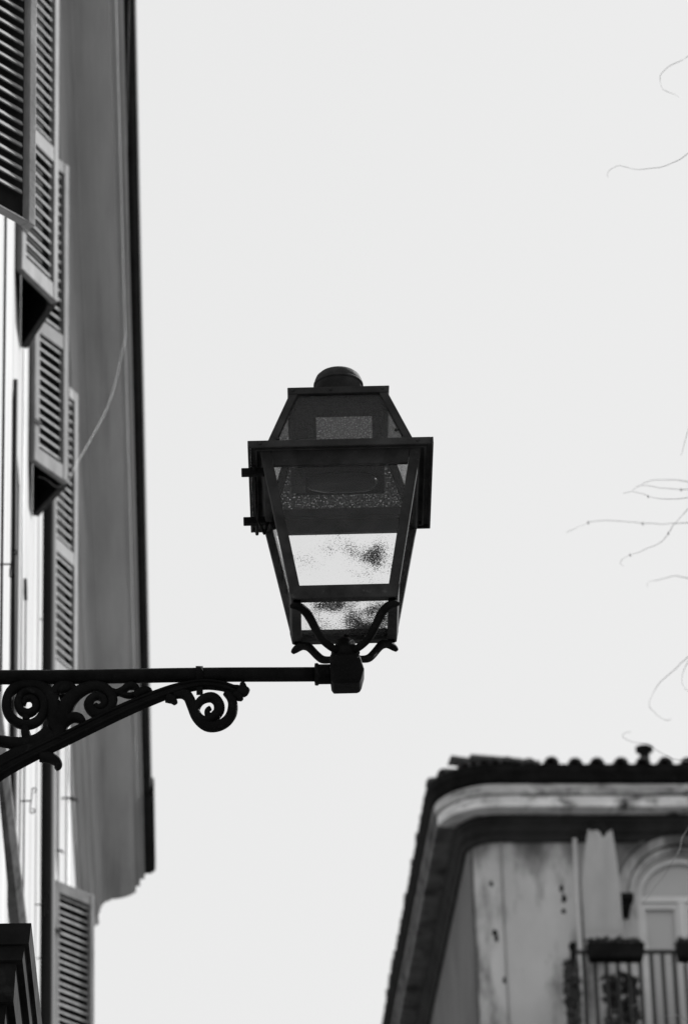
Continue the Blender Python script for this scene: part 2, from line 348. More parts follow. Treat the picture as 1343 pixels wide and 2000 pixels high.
shutter(20.115, .385, R(64.5), UP, .0555, -1, material='shutter_shaded', slats_joined=True)
shutter(21.91, .356, R(64.7), UP, .0555)
shutter(22.6, .40, R(69), UP, .0555, -1, material='shutter_shaded', slats_joined=True)
shutter(11.60, .40, R(48), LO, .0415, foot=.010, gap=.024, tip=.030, material='shutter_worn')
shutter(23.30, .335, R(48), LO, .0435, gap=.018, tip=.030, material='shutter_worn')

# pipes, cables and fittings on the wall
def vpipe(name, y, x, r, z0, z1, m):
    p = put(name, MB().tube([(x, y, z0+EYE), (x, y, (z0+z1)/2+EYE), (x, y, z1+EYE)], r, 12), M[m], bA); return p
dp = vpipe('downpipe', 21.1, -.659, .038, -1.6, 12.55, 'pipe_dark')
cl = MB()
for z in (4., 11.8): cl.lathe([(.039, z+EYE), (.044, z+EYE), (.044, z+.03+EYE), (.039, z+.03+EYE)], -.659, 21.1, 14); cl.box(-.73, -.69, 21.085, 21.115, z+EYE, z+.03+EYE)
link('clamp', cl.mesh('clamp'), dp, loc=(0,0,0), mat=M['pipe_dark'])
vpipe('conduit', 17.46, -.704, .011, 7.52, 9.86, 'pipe_dark')
vpipe('conduit', 16.35, -.709, .006, 7.52, 12.4, 'pipe_dark')
vpipe('conduit', 19.15, -.713, .0035, 7.9, 9.6, 'pipe_dark')
vpipe('conduit', 18.6, -.712, 0.004, 7.52, 11.0, 'pipe_grey')
vpipe('conduit', 26.4, -.700, .010, 6, 12.5, 'pipe_grey')
put('vent_box', MB().box(-.722, -.705, 19.05, 19.15, 9.58+EYE, 9.65+EYE), M['gutter'], bA)
def hook(y, z, L=.047, flip=1):
    x = WX
    o = put('shutter_catch', MB().tube([(x-.02,y,z+EYE),(x+L*.5,y,z+EYE),(x+L,y,z+EYE)], .0035, 6), M['iron'], bA)
    P = []
    for k in range(9): a = R(200)-R(300)*k/8; P.append((x+L+.014+.011*math.cos(a), z+.055+.011*math.sin(a)))
    P = list(reversed(P)); n = [(x+L+.003, z+.02), (x+L, z), (x+L-.004, z-.025)]
    Q = []
    for k in range(9): a = R(160)+R(300)*k/8; Q.append((x+L+.006+.011*math.cos(a), z-.052+.011*math.sin(a)))
    pts = [(a, y, b+EYE) for a, b in P+n+Q]
    link('scroll', MB().tube(smooth_pts(pts, 2), .003, 6).mesh('scroll'), o, loc=(0,0,0), mat=M['iron'])
for y, z in ((16.39,8.37),(18.98,8.437),(21.0,8.75),(21.34,8.59),(21.4,10.59)): hook(y, z)
for y, z, L in ((25.7,11.44,.075),(24.85,10.71,.03),(27.2,12.1,.06)):
    put('pintle', MB().tube([(WX-.02,y,z+EYE),(WX+L,y,z+EYE),(WX+L+.008,y,z-.02+EYE)], [.006,.007,.006], 6), M['iron'], bA)
# stone course and soot-black window hood low on the wall
u = Vector((.0107, 1, 0)).normalized()
def along(t, x, z): return (x+u.x*t, 16.63+u.y*t, z+EYE)
put('string_course', MB().rings([[along(t, x, z) for x, z in ((-.74,7.40),(-.70,7.415),(-.685,7.44),(-.676,7.455),(-.676,7.50),(-.70,7.515),(-.74,7.52))] for t in [-5+10*k/20 for k in range(21)]], smooth=False), M['stone_course'], bA)
hood = MB(); sk = .0084
for z0_, z1_, off in ((4.066,4.118,0),(4.03,4.0645,.016),(3.93,4.0285,.038),(3.86,3.9285,.062),(3.80,3.8585,.075),(3.2,3.7985,.10)):
    hood.hexa([(x_+sk*(y_-10), y_, z_+EYE) for z_, o_ in ((z0_, off+.006), (z1_, off)) for x_, y_ in ((-.74,10+o_),(-.352-o_,10+o_),(-.352-o_,11.3),(-.74,11.3))])
put('window_hood', hood, M['stone_dark'], bA)

# ------------------------------------------------------------------ loose cable slung from the cornice to the shutter
cp = [(-.193,18.857,12.9),(-.225,20.335,12.9),(-.244,21.995,12.9),(-.272,22.0,12.62),(-.34,21.5,12.0),(-.43,20.7,11.32),(-.495,19.9,10.72),(-.525,19.72,10.54),(-.58,19.70,10.50),(-.63,19.68,10.53),(-.675,19.66,10.54)]
cb = put('cable', MB().tube(smooth_pts([(a,b,c+EYE) for a,b,c in cp], 6), .0011, 6), M['wire'])
cb['label'] = 'thin pale cable slung from the cornice down to an open shutter'; cb['category'] = 'cable'

# ------------------------------------------------------------------ street lamp: bracket and lantern
lamp = thing('street_lamp', 'black iron wall lantern with glass panes on a scrolled bracket', 'street lamp', (WX, LY, LZ-.7))
def lam(name, mb, m, parent=None, yaw=-R(1.705), **k):
    me = mb.mesh(name); me.transform(Matrix.Translation((LX, LY, LZ)) @ Matrix.Rotation(yaw, 4, 'Z'))
    if parent is None: return link(name, me, lamp, mat=M[m], **k)
    return link(name, me, parent, loc=(0,0,0), mat=M[m], **k)
# bracket
pz = -.5165
lam('bracket_pipe', MB().tube([(-1.15+1.085*k/12, 0, pz+.001*math.sin(k*.9)) for k in range(13)], .0182, 20), 'iron', yaw=0)
cl = lam('pipe_collar', MB().rings([[(x, r*math.cos(2*math.pi*k/20), pz-.001+r*math.sin(2*math.pi*k/20)) for k in range(20)] for x, r in ((-.078,.019),(-.077,.0275),(-.070,.0285),(-.067,.025),(-.03,.025))]), 'iron', yaw=0)
bl = [(-.038,-.461),(.026,-.461),(.036,-.474),(.0445,-.519),(.0375,-.556),(.033,-.568),(.026,-.572),(-.032,-.572),(-.037,-.56),(-.04,-.515)]
lam('socket_block', MB().rings([[(x*s, y, -.516+(z+.516)*.72*s) for x, z in bl] for y, s in ((-.038,.8),(-.032,1),(.032,1),(.038,.8))], smooth=False), 'iron', bevel=.003)
lam('clamp', MB().rings([[(x, r*math.cos(2*math.pi*k/16), pz+.0005+r*math.sin(2*math.pi*k/16)) for k in range(16)] for x, r in ((-.370,.0185),(-.370,.0225),(-.352,.0225),(-.352,.0185))]).box(-.369,-.353,-.012,.012,-.565,-.53), 'iron', yaw=0)
lam('wall_plate', MB().box(-1.1462,-1.132,-.06,.06,-1.05,-.42), 'iron', yaw=0, bevel=.006)
strokes = {
'brace':[(-1133,-947,21.6),(-1033,-889,21.6),(-923,-831,21.6),(-849,-772,21.6),(-775,-729,19.1),(-700,-690,19.1),(-625,-650,19.1),(-550,-611,19.1),(-487,-582,17.8),(-430,-559,16.5),(-392,-548,14.0),(-348,-542,12.7),(-304,-548,11.4),(-270,-561,10.2)],
'volute':[(-426,-565,12.7),(-404,-564,12.7),(-389,-576,11.4),(-379,-602,11.4),(-367,-632,12.1),(-346,-653,12.1),(-322,-656,11.4),(-299,-645,11.4),(-284,-624,11.4),(-280,-597,10.2),(-286,-578,8.9),(-297,-564,7.6)],
'volute_eye':[(-374,-618,8.9),(-364,-593,8.9),(-349,-580,9.5),(-329,-578,10.8),(-315,-594,11.4),(-315,-616,11.4),(-329,-630,10.2),(-340,-627,7.6),(-343,-613,5.7),(-335,-606,5.1)],
'volute_heel':[(-367,-632,11.4),(-352,-641,10.2),(-334,-637,10.2),(-319,-624,10.2)],
'leaf':[(-442,-576,10.2),(-428,-582,8.9),(-420,-593,5.1)],
'leaf.1':[(-283,-557,11.4),(-268,-561,14.0),(-255,-554,10.2),(-256,-539,5.1)],
'leaf.2':[(-270,-561,10.2),(-253,-564,10.2),(-243,-554,6.3)],
'leaf.3':[(-276,-569,11.4),(-263,-579,7.6),(-257,-585,3.8)],
'scroll':[(-710,-689,16.5),(-703,-647,17.8),(-693,-612,17.8),(-678,-580,16.5),(-654,-557,14.0),(-625,-544,12.1),(-596,-549,11.4),(-579,-567,10.8),(-574,-591,10.8),(-584,-612,10.8),(-605,-621,10.8),(-625,-611,10.8),(-633,-592,10.8),(-624,-575,8.9),(-609,-571,8.3),(-596,-581,8.3),(-596,-596,8.3),(-609,-602,7.6),(-618,-593,5.1)],
'tendril':[(-582,-557,7.6),(-565,-562,7.6),(-548,-554,7.6),(-535,-544,8.3),(-520,-546,7.6),(-513,-558,6.3),(-522,-568,6.3),(-538,-570,6.3),(-557,-563,6.3)],
'leaf.4':[(-522,-575,10.2),(-504,-561,10.2),(-487,-557,7.6),(-479,-567,5.1)],
'scroll.1':[(-702,-680,15.2),(-716,-650,16.5),(-718,-611,16.5),(-723,-575,16.5),(-741,-550,14.0),(-768,-537,12.7),(-801,-540,12.7),(-825,-557,12.1),(-834,-588,11.4),(-827,-620,11.4),(-805,-641,11.4),(-778,-646,11.4),(-753,-632,11.4),(-742,-604,10.8),(-746,-575,10.2),(-763,-558,9.5),(-783,-555,8.9),(-800,-566,8.9),(-806,-588,9.5),(-797,-609,10.2),(-779,-615,10.2),(-764,-604,9.5),(-763,-587,8.9),(-773,-575,8.3),(-788,-577,7.6),(-793,-592,6.3)],
'stem':[(-785,-641,8.9),(-788,-659,8.9),(-785,-675,10.2),(-780,-693,11.4)],
'stem.1':[(-788,-616,7.6),(-785,-635,7.6)],
'scroll.2':[(-925,-667,10.2),(-881,-681,11.4),(-837,-691,12.1),(-794,-697,14.0),(-756,-688,15.2),(-728,-664,15.2)],
'leaf.5':[(-720,-564,8.9),(-711,-546,8.9),(-696,-539,8.9),(-678,-542,8.9),(-667,-556,7.6)],
'leaf.6':[(-678,-545,10.2),(-696,-550,10.2),(-706,-559,6.3)],
'leaf.7':[(-705,-669,10.2),(-690,-642,10.2),(-673,-628,11.4),(-655,-631,10.2),(-645,-643,6.3)],
'stem.2':[(-948,-828,14.0),(-898,-790,16.5),(-849,-753,17.8),(-806,-726,17.8),(-762,-702,17.8),(-720,-675,16.5)],
'leaf.8':[(-752,-732,10.2),(-730,-735,11.4),(-712,-744,10.2),(-706,-757,7.6),(-713,-765,5.1)],
'scroll.3':[(-851,-540,10.2),(-889,-547,11.4),(-939,-539,11.4),(-989,-555,11.4),(-1020,-594,11.4),(-1000,-636,10.2),(-963,-643,10.2),(-938,-616,8.9),(-953,-589,7.6)],
'scroll.4':[(-1142,-544,10.2),(-1089,-565,11.4),(-1051,-607,11.4),(-1025,-663,11.4),(-974,-698,11.4),(-925,-667,10.2)],
}
for i, (k, l) in enumerate(strokes.items()):
    lam(k.split('.')[0], MB().stroke([(a/1000, b/1000, c/1000*(1 if k == 'brace' else 1.08 if k == 'scroll.1' else 1.18)) for a, b, c in l], .013+.0007*(i % 5)), 'iron', yaw=0)
# ribs along the brace
l = strokes['brace']
for off in (-.45, .45):
    P = smooth_pts([(a/1000, b/1000, c/1000) for a, b, c in l]); q = []
    for i, (x, z, h) in enumerate(P):
        a, b = P[max(i-1,0)], P[min(i+1,len(P)-1)]; tx, tz = b[0]-a[0], b[1]-a[1]; n = math.hypot(tx, tz)
        q.append((x-tz/n*h*off, -.0125, z+tx/n*h*off))
    lam('brace_rib', MB().tube(q, .0035, 6), 'iron', yaw=0)

# lantern ------------------------------------------------------------
LP = 'lantern_paint'
Q4 = [(1,1),(-1,1),(-1,-1),(1,-1)]
def frustum_bar(h0, z0, h1, z1, sx, sy, w):        # corner post between two squares
    mb = MB(); p = []
    for h, z in ((h0, z0), (h1, z1)):
        x0, x1 = sorted((sx*h, sx*(h-w))); y0, y1 = sorted((sy*h, sy*(h-w)))
        p += [(x0,y0,z),(x1,y0,z),(x1,y1,z),(x0,y1,z)]
    return mb.hexa(p)
def side_rail(face, h0, z0, h1, z1, t, inset):     # horizontal bar along one face between heights z0<z1
    p = []
    for h, z in ((h0, z0), (h1, z1)):
        a = h-inset
        p += [(-a,-h,z),(a,-h,z),(a,-h+t,z),(-a,-h+t,z)]
    mb = MB().hexa(p); return spin(mb, face)
def spin(mb, face):
    c, s = round(math.cos(face*math.pi/2)), round(math.sin(face*math.pi/2))
    mb.v = [(x*c-y*s, x*s+y*c, z) for x, y, z in mb.v]; return mb
BT, BB = .197, .129                                # half widths of the tapering body
hb = lambda z: BB+(BT-BB)*(z+.370)/.366
zt, zb = -.004, -.370
for sx, sy in Q4: lam('corner_post', frustum_bar(BB, zb, hb(.0098), .0098, sx, sy, .0255), LP, bevel=.0018)
for f in range(4):
    lam('top_rail', side_rail(f, hb(-.031)-.001, -.031, hb(.0095)-.001, .0095, .012, .0255), LP, bevel=.0015)
    lam('bottom_rail', side_rail(f, hb(-.370)+.0015, -.372, hb(-.338)+.0015, -.338, .024, .003), LP, bevel=.002)
    p = []
    for z in (-.345, -.025):
        h = hb(z)-.010; a = h-.008
        p += [(-a,-h,z),(a,-h,z),(a,-h+.003,z),(-a,-h+.003,z)]
    lam('glass_pane', spin(MB().hexa(p), f), 'pane_front' if f == 0 else 'pane')
h = BB-.012
lam('bottom_pane', MB().box(-h, h, -h, h, -.362, -.358), 'pane_dirty')
# rim: fascia and soffit
fa = MB()
for f in range(4):
    fa_ = spin(MB().box(-.23, .2235, -.23, -.2235, 0, .019), f); fa.add(fa_.v, fa_.f)
lam('rim_fascia', fa, LP, bevel=.0015)
so = MB()
for f in range(4):
    s_ = spin(MB().hexa([(-.2233,-.2233,.0105),(.2233,-.2233,.0105),(.18,-.18,.0105),(-.18,-.18,.0105),(-.2233,-.2233,.0165),(.2233,-.2233,.0165),(.18,-.18,.0165),(-.18,-.18,.0165)]), f); so.add(s_.v, s_.f)
lam('rim_soffit', so, LP)
lip = MB()
for f in range(4):
    s_ = spin(MB().box(-.2125, .2075, -.2125, -.2075, .001, .0103), f); lip.add(s_.v, s_.f)
lam('rim_lip', lip, LP)
# roof
RB, RT_, z0, z1 = .189, .1235, .019, .208
hr = lambda z: RB+(RT_-RB)*(z-z0)/(z1-z0)
for sx, sy in Q4: lam('roof_bar', frustum_bar(RB, z0, RT_, z1, sx, sy, .021), LP, bevel=.0015)
for f in range(4):
    lam('roof_rail', side_rail(f, hr(.019)-.0012, .0192, hr(.036)-.0012, .036, .01, .021), LP)
    p = []
    for z in (.03, .204):
        h = hr(z)-.007; a = h-.008
        p += [(-a,-h,z),(a,-h,z),(a,-h+.003,z),(-a,-h+.003,z)]
    lam('roof_pane', spin(MB().hexa(p), f), 'pane_rough_back' if f == 2 else 'pane_rough')
lam('top_plate', MB().hexa([(-.1262,-.1262,.2065),(.1262,-.1262,.2065),(.1262,.1262,.2065),(-.1262,.1262,.2065),(-.1285,-.1285,.2245),(.1285,-.1285,.2245),(.1285,.1285,.2245),(-.1285,.1285,.2245)]), LP, bevel=.002)
cap = lam('chimney_cap', MB().lathe([(.060,.2245),(.060,.299),(.0615,.301),(.0608,.309),(.0565,.320),(.048,.3285),(.036,.3335),(.020,.3365),(.001,.337)], .002, 0, 32), LP)
lam('cap_ring', MB().lathe([(.0605,.295),(.0635,.296),(.0635,.3015),(.0605,.303)], .002, 0, 32), LP, parent=cap)
for x_, y_, z_ in ((-.02,-.1285,.217),(.11,-.1285,.217),(-.115,-.1285,.216),(-.20,-.2312,.010),(.19,-.2312,.010),(.14,-.172,.072),(-.155,-.180,.05)):
    lam('rivet', MB().rings([[(x_+r_*math.cos(2*math.pi*k/8), y_-d_, z_+r_*math.sin(2*math.pi*k/8)) for k in range(8)] for r_, d_ in ((.0045,-.002),(.0042,.001),(.002,.0028))]), LP)
# inside: gear tray, ballast, lamp
lam('gear_tray', MB().box(-.112, .112, -.098, .125, .050, .185), 'iron')
lam('ballast', MB().box(-.058, .082, -.107, -.0985, .058, .148), 'ballast')
blb = lam('bulb', MB().rings([[(x, r*math.cos(2*math.pi*k/20), .018+r*math.sin(2*math.pi*k/20)) for k in range(20)] for x, r in ((-.09,.012),(-.07,.02),(-.04,.027),(.03,.028),(.065,.026),(.085,.018),(.092,.006))]), 'bulb')
lam('lamp_holder', MB().box(-.125, -.088, -.018, .018, .0, .054), LP)
# hinged side door fittings on the left
lam('hinge_rod', MB().tube([(-.214,-.17,-.022),(-.214,0,-.022),(-.214,.195,-.022)], .0045, 8), 'iron')
for b in (-.145, .118): lam('hinge', MB().box(-.2475, -.190, b-.009, b+.009, -.034, -.016), 'iron', bevel=.002)
lam('door_stay', MB().tube([(-.205,.02,-.03),(-.21,.06,-.05),(-.195,.10,-.07),(-.185,.118,-.03)], .004, 6), 'iron')
# four curved arms down to the socket
arm = [(.185,-.393,.0050),(.177,-.389,.0085),(.160,-.3855,.0105),(.144,-.388,.0110),(.128,-.397,.0110),(.113,-.414,.0105),(.098,-.432,.0105),(.080,-.449,.0100),(.055,-.459,.0095),(.030,-.463,.0095)]
for i, (sx, sy) in enumerate(Q4):
    P = smooth_pts(arm, 3); d = .7071
    lam('arm', MB().tube([(sx*r*d, sy*r*d, z) for r, z, q in P], [q for r, z, q in P], 8), 'iron')
lam('socket_stem', MB().lathe([(.033,-.480),(.034,-.466),(.036,-.460),(.033,-.450),(.026,-.444),(.024,-.43),(.018,-.426),(.010,-.422),(.007,-.415),(.001,-.408)], 0, 0, 16), 'iron')

# ------------------------------------------------------------------ corner building across the square
RZ = R(1.7); OX, OY = 3.2908, 41.0
bB = thing('corner_building', 'blurred plastered corner house with rounded cornice, tiled eaves and arched balcony window', 'building', (OX, OY, 0), RZ)
def corner_path(rad, R0=.30, far=16., right=9., n=9):   # rounded corner: flank then facade, offset by rad outwards
    c = (0., R0); P = []
    for k in range(5): P.append(((-R0, R0+far*(1-k/5)), (-1, 0)))
    for k in range(n+1):
        a = math.pi+ (math.pi/2)*k/n; P.append(((c[0]+R0*math.cos(a), c[1]+R0*math.sin(a)), (math.cos(a), math.sin(a))))
    for k in range(1, 4): P.append(((right*k/3, 0), (0, -1)))
    return P
E_ = lambda l: [(a, z+EYE) for a, z in l]
# window and wall openings
WC, WW, WS, WB_ = 1.84, .46, 17.10, 15.35          # arch centre, half width, spring line, sill (above the eye)
def sub(name, mb, m, **k): return put(name, mb, M[m], bB, loc=(0,0,0), **k)
wallp = corner_path(0)
flank = MB(); side = MB()
for (p, o), (q, o2) in zip(wallp, wallp[1:]):
    if p[0] >= -1e-6 and q[0] > 0: continue
    (side if p[1] > .19 else flank).add([(p[0],p[1],0),(q[0],q[1],0),(q[0],q[1],17.85+EYE),(p[0],p[1],17.85+EYE)], [(0,1,2,3)], True)
def facade_face(mb, x0, x1, z0, z1): mb.add([(x0,0,z0+EYE),(x1,0,z0+EYE),(x1,0,z1+EYE),(x0,0,z1+EYE)], [(0,1,2,3)])
wa, wb_ = WC-WW, WC+WW
facade_face(flank, 0, wa, -EYE, 17.85); facade_face(flank, wb_, 9, -EYE, 17.85); facade_face(flank, wa, wb_, -EYE, WB_)
n = 20; arc = [(WC+WW*math.cos(math.pi-math.pi*k/n), WS+WW*math.sin(math.pi*k/n)) for k in range(n+1)]
for (x0, q0), (x1, q1) in zip(arc, arc[1:]): flank.add([(x0,0,q0+EYE),(x1,0,q1+EYE),(x1,0,17.85+EYE),(x0,0,17.85+EYE)], [(0,1,2,3)])
out = [(wa, WB_)]+arc+[(wb_, WB_)]
for (x0, q0), (x1, q1) in zip(out, out[1:]): flank.add([(x0,0,q0+EYE),(x1,0,q1+EYE),(x1,.16,q1+EYE),(x0,.16,q0+EYE)], [(0,1,2,3)])
flank.add([(9,0,0),(9,16.3,0),(9,16.3,17.85+EYE),(9,0,17.85+EYE)], [(0,1,2,3)])
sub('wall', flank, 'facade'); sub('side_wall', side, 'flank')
# thin conduits running down the rounded corner
for x_, y_, r_, zt_, m_ in ((-.262,.145,.011,17.75,'stone_course'),(.02,-.008,.010,17.78,'pipe_grey')):
    sub('conduit', MB().tube([(x_,y_,EYE),(x_,y_,9+EYE),(x_,y_,zt_+EYE)], r_, 8), m_)
corn = lambda l, m, nm='cornice', path=None: sub(nm, MB().sweep(E_(l), path or corner_path(0)), m)
corn([(-.03,17.70),(.035,17.705),(.045,17.76),(.085,17.80),(.09,17.86),(.12,17.90),(.12,17.955),(.30,17.965),(.30,17.90),(-.03,17.90)][:7]+[(-.03,17.955)], 'facade_frieze', 'frieze')
cpath = corner_path(0)
for cprof, m_ in (([(-.03,17.958),(.285,17.968),(.30,17.975),(.305,18.075),(.285,18.085),(.286,18.098),(-.03,18.098)], 'facade_cornice'),
                  ([(-.03,18.099),(.288,18.10),(.325,18.105),(.33,18.20),(.31,18.215),(-.03,18.215)], 'facade_cornice_stained')):
    corn(cprof, m_, 'cornice', cpath[6:]); corn(cprof, 'cornice_shaded', 'side_cornice', cpath[:7])
corn([(-.03,18.218),(.30,18.22),(.345,18.25),(.37,18.30),(.395,18.335),(.40,18.40),(-.03,18.40)], 'gutter', 'gutter')
sub('roof', MB().rings([[(p[0]+o[0]*a, p[1]+o[1]*a, z+EYE) for p, o in corner_path(0)] + [(9,16,z+EYE)] for a, z in ((.38,18.403),(.0,18.52),(-.28,18.61))], smooth=False), 'roof_tile')
tmB = tile_mesh(.5, .078, .066, 8, .016); tmB.materials.append(M['roof_tile'])
x = .08
while x < 5.2:
    o = link('roof_tile', tmB, bB, loc=(x, -.43+random.uniform(-.015,.015), 18.385+EYE+random.uniform(-.006,.012))); o.rotation_euler = (0, 0, math.pi/2+random.uniform(-.06,.06))
    x += .235+random.uniform(-.012,.012)
for k in range(26):
    o = link('roof_tile', tmB, bB, loc=(-.70+random.uniform(-.015,.012), .55+.235*k, 18.375+EYE)); o.rotation_euler = (0, 0, random.uniform(-.05,.05))
for a in (195, 217, 240, 258):
    o = link('roof_tile', tmB, bB, loc=(.71*math.cos(R(a)), .30+.71*math.sin(R(a)), 18.39+EYE)); o.rotation_euler = (0, 0, R(a)+math.pi)
# ridge pieces lying over the corner
for (xx, yy, zz, rz, ry) in ((-.50,-.28,18.47,R(8),.05),(-.30,-.33,18.46,R(-6),.10),(-.10,-.36,18.43,R(4),.04)):
    o = link('ridge_tile', tmB, bB, loc=(xx, yy, zz+EYE), rz=rz); o.rotation_euler = (0, ry+.28, rz)
sub('roof_vent', MB().lathe([(.075,18.55+EYE),(.07,18.62+EYE),(.055,18.68+EYE),(.05,18.80+EYE),(.055,18.84+EYE),(.092,18.86+EYE),(.095,18.90+EYE),(.05,18.915+EYE)], 1.60, .3, 14), 'gutter')
# arched window with mouldings
def arch_ring(r0, r1, y0, y1, legs, m, nm, parent=bB):
    mb = MB(); rings = []
    pts = [(math.pi, -legs)] if legs else []
    for x, z, cx, cz in [(WC-1, 0, -1, -legs)]*(1 if legs else 0)+[(0,0,math.cos(math.pi-math.pi*k/24), math.sin(math.pi*k/24)) for k in range(25)]+[(0,0,1,-legs)]*(1 if legs else 0):
        leg = cz < -1e-6
        f = lambda r: (WC+cx*r, WS+(cz if leg else cz*r))
        a, b = f(r0), f(r1)
        rings.append([(a[0],y0,a[1]+EYE),(b[0],y0,b[1]+EYE),(b[0],y1,b[1]+EYE),(a[0],y1,a[1]+EYE)])
    mb.rings(rings, smooth=False)
    return put(nm, mb, M[m], parent, loc=(0,0,0))
wd = sub('arched_window', MB().add([(a, .12, z+EYE) for a, z in [(wa, WB_)]+arc+[(wb_, WB_)]], [tuple(range(len(arc)+2))]), 'curtain_glass')
arch_ring(.40, .458, .06, .11, 1.7, 'white_frame', 'frame', wd)
put('transom', MB().box(wa+.05, wb_-.05, .05, .11, 17.065+EYE, 17.125+EYE), M['white_frame'], wd, loc=(0,0,0))
put('mullion', MB().box(WC-.035, WC+.035, .055, .112, WB_+EYE, 17.063+EYE), M['white_frame'], wd, loc=(0,0,0))
for sx in (-1, 1):
    a, b = sorted((WC+sx*.037, WC+sx*.40))
    put('sash', MB().box(a, b, .075, .113, 17.0+EYE, 17.06+EYE).box(a, a+.035, .077, .113, WB_+EYE, 17.0+EYE).box(b-.035, b, .077, .113, WB_+EYE, 17.0+EYE), M['white_frame'], wd, loc=(0,0,0))
arch_ring(.49, .535, -.035, .0, 0, 'facade', 'arch_moulding'); arch_ring(.565, .66, -.055, 0, 0, 'facade', 'arch_moulding'); arch_ring(.69, .72, -.03, 0, 0, 'facade', 'arch_moulding')
ib = sub('impost_bracket', MB().box(1.20, 1.33, -.14, 0, 17.02+EYE, 17.09+EYE).hexa([(1.235,-.03,16.86+EYE),(1.285,-.03,16.86+EYE),(1.285,0,16.86+EYE),(1.235,0,16.86+EYE),(1.21,-.12,17.015+EYE),(1.31,-.12,17.015+EYE),(1.31,0,17.015+EYE),(1.21,0,17.015+EYE)]), 'gutter')
# pipe on the facade
sub('downpipe', MB().tube([(.776,-.05,14+EYE),(.776,-.05,16+EYE),(.776,-.05,17.72+EYE)], .024, 10), 'white_frame')
# stains of fallen plaster: shallow chips
for (x_, z_, w_, h_) in ((-.09,17.25,.05,.06),(-.08,16.72,.07,.10),(-.06,16.65,.05,.08),(.0,16.2,.05,.08),(.62,17.2,.05,.10),(.64,17.08,.06,.12),(.63,16.95,.05,.07)):
    pts = [(x_+w_*.5*math.cos(t)*random.uniform(.6,1.1), z_+h_*.5*math.sin(t)*random.uniform(.6,1.1)) for t in [2*math.pi*k/9 for k in range(9)]]
    y0 = -.0 if x_ > 0 else .3-math.sqrt(.09-x_*x_)
    s_ = 0.0
    sub('plaster_chip', MB().rings([[(a, (0 if a > 0 else .3-math.sqrt(max(.09-a*a,0)))+d, b+EYE) for a, b in pts] for d in (-.004, .01)], smooth=False), 'stone_dark')
# balcony
BY = -.80
sub('balcony_slab', MB().box(.50, 3.3, BY-.08, -.003, 15.02+EYE, 15.14+EYE), 'facade_cornice')
rl = sub('railing', MB().box(.585, 3.22, BY-.02, BY+.02, 16.165+EYE, 16.195+EYE).box(.585, 3.22, BY-.018, BY+.018, 15.22+EYE, 15.245+EYE).box(.595,.615,BY,-.004,16.165+EYE,16.195+EYE), 'rail_iron')
bm = MB().box(-.017, .017, -.017, .017, 0, .918).mesh('baluster'); bm.materials.append(M['rail_iron'])
x = .70
while x < 3.2:
    link('baluster', bm, rl, loc=(x, BY, 15.246+EYE)); x += .112
y = BY+.1
while y < -.05:
    link('baluster', bm, rl, loc=(.605, y, 15.246+EYE)); y += .112
link('newel_post', MB().box(.575, .625, BY-.025, BY+.025, 15.14+EYE, 16.17+EYE).lathe([(.02,16.17+EYE),(.028,16.19+EYE),(.04,16.23+EYE),(.036,16.265+EYE),(.018,16.285+EYE),(.002,16.29+EYE)], .60, BY, 12).mesh('newel_post'), rl, loc=(0,0,0), mat=M['gutter'])
# things on the balcony (own top-level objects, placed in the house's frame)
TB = Matrix.Translation((OX, OY, 0)) @ Matrix.Rotation(RZ, 4, 'Z')
def own(name, mb, m, label, cat, base, group=None, parts=()):
    b = TB @ Vector(base)
    o = thing(name, label, cat, b, RZ, group)
    for nm, mb_, mm in ((parts) if parts else ()):
        me = mb_.mesh(nm); me.transform(Matrix.Translation(-Vector(base))); link(nm, me, o, loc=(0,0,0), mat=M[mm])
    return o
def foliage(x0, x1, y0, y1, z0, z1, n, s=.035, hang=0):
    mb = MB()
    for k in range(n):
        c = Vector((random.uniform(x0,x1), random.uniform(y0,y1), random.uniform(z0,z1)))
        q = Quaternion(Vector((random.uniform(-1,1),random.uniform(-1,1),random.uniform(-1,1))).normalized(), random.uniform(0,3.1))
        L = s*random.uniform(.6,1.3)
        mb.add([c+q@Vector(p) for p in ((-L,0,0),(0,-L*.45,.15*L),(L,0,0),(0,L*.45,.15*L))], [(0,1,2,3)])
    return mb
def planter(x0, x1, label):
    z = 16.05
    parts = [('trough', MB().hexa([(x0+.02,BY-.2,z+EYE),(x1-.02,BY-.2,z+EYE),(x1-.02,BY-.03,z+EYE),(x0+.02,BY-.03,z+EYE),(x0,BY-.22,z+.14+EYE),(x1,BY-.22,z+.14+EYE),(x1,BY-.024,z+.14+EYE),(x0,BY-.024,z+.14+EYE)]), 'gutter'),
             ('soil', MB().box(x0+.015, x1-.015, BY-.2, BY-.04, z+.13+EYE, z+.143+EYE), 'gutter'),
             ('foliage', foliage(x0+.01, x1-.01, BY-.2, BY-.04, z+.14+EYE, z+.20+EYE, 170, .045), 'leaf')]
    own('planter_box', None, None, label, 'planter', ((x0+x1)/2, BY-.12, z+EYE), 'planter boxes on the balcony rail', parts)
planter(.73, 1.29, 'dark planter box hung on the balcony rail below the canvas cloth')
planter(1.61, 2.2, 'dark planter box on the balcony rail cut by the right picture edge')
own('trailing_plant', None, None, 'dark bushy plant trailing down beside the balcony corner post', 'plant', (.58, BY-.06, 15.2+EYE), None,
    [('foliage', foliage(.50,.63,BY-.12,BY-.03,15.35+EYE,16.05+EYE,260,.05), 'leaf'), ('stem', MB().tube([(.585,BY-.05,15.14+EYE),(.575,BY-.06,15.6+EYE),(.57,BY-.06,16.0+EYE)], .008, 6), 'leaf')])
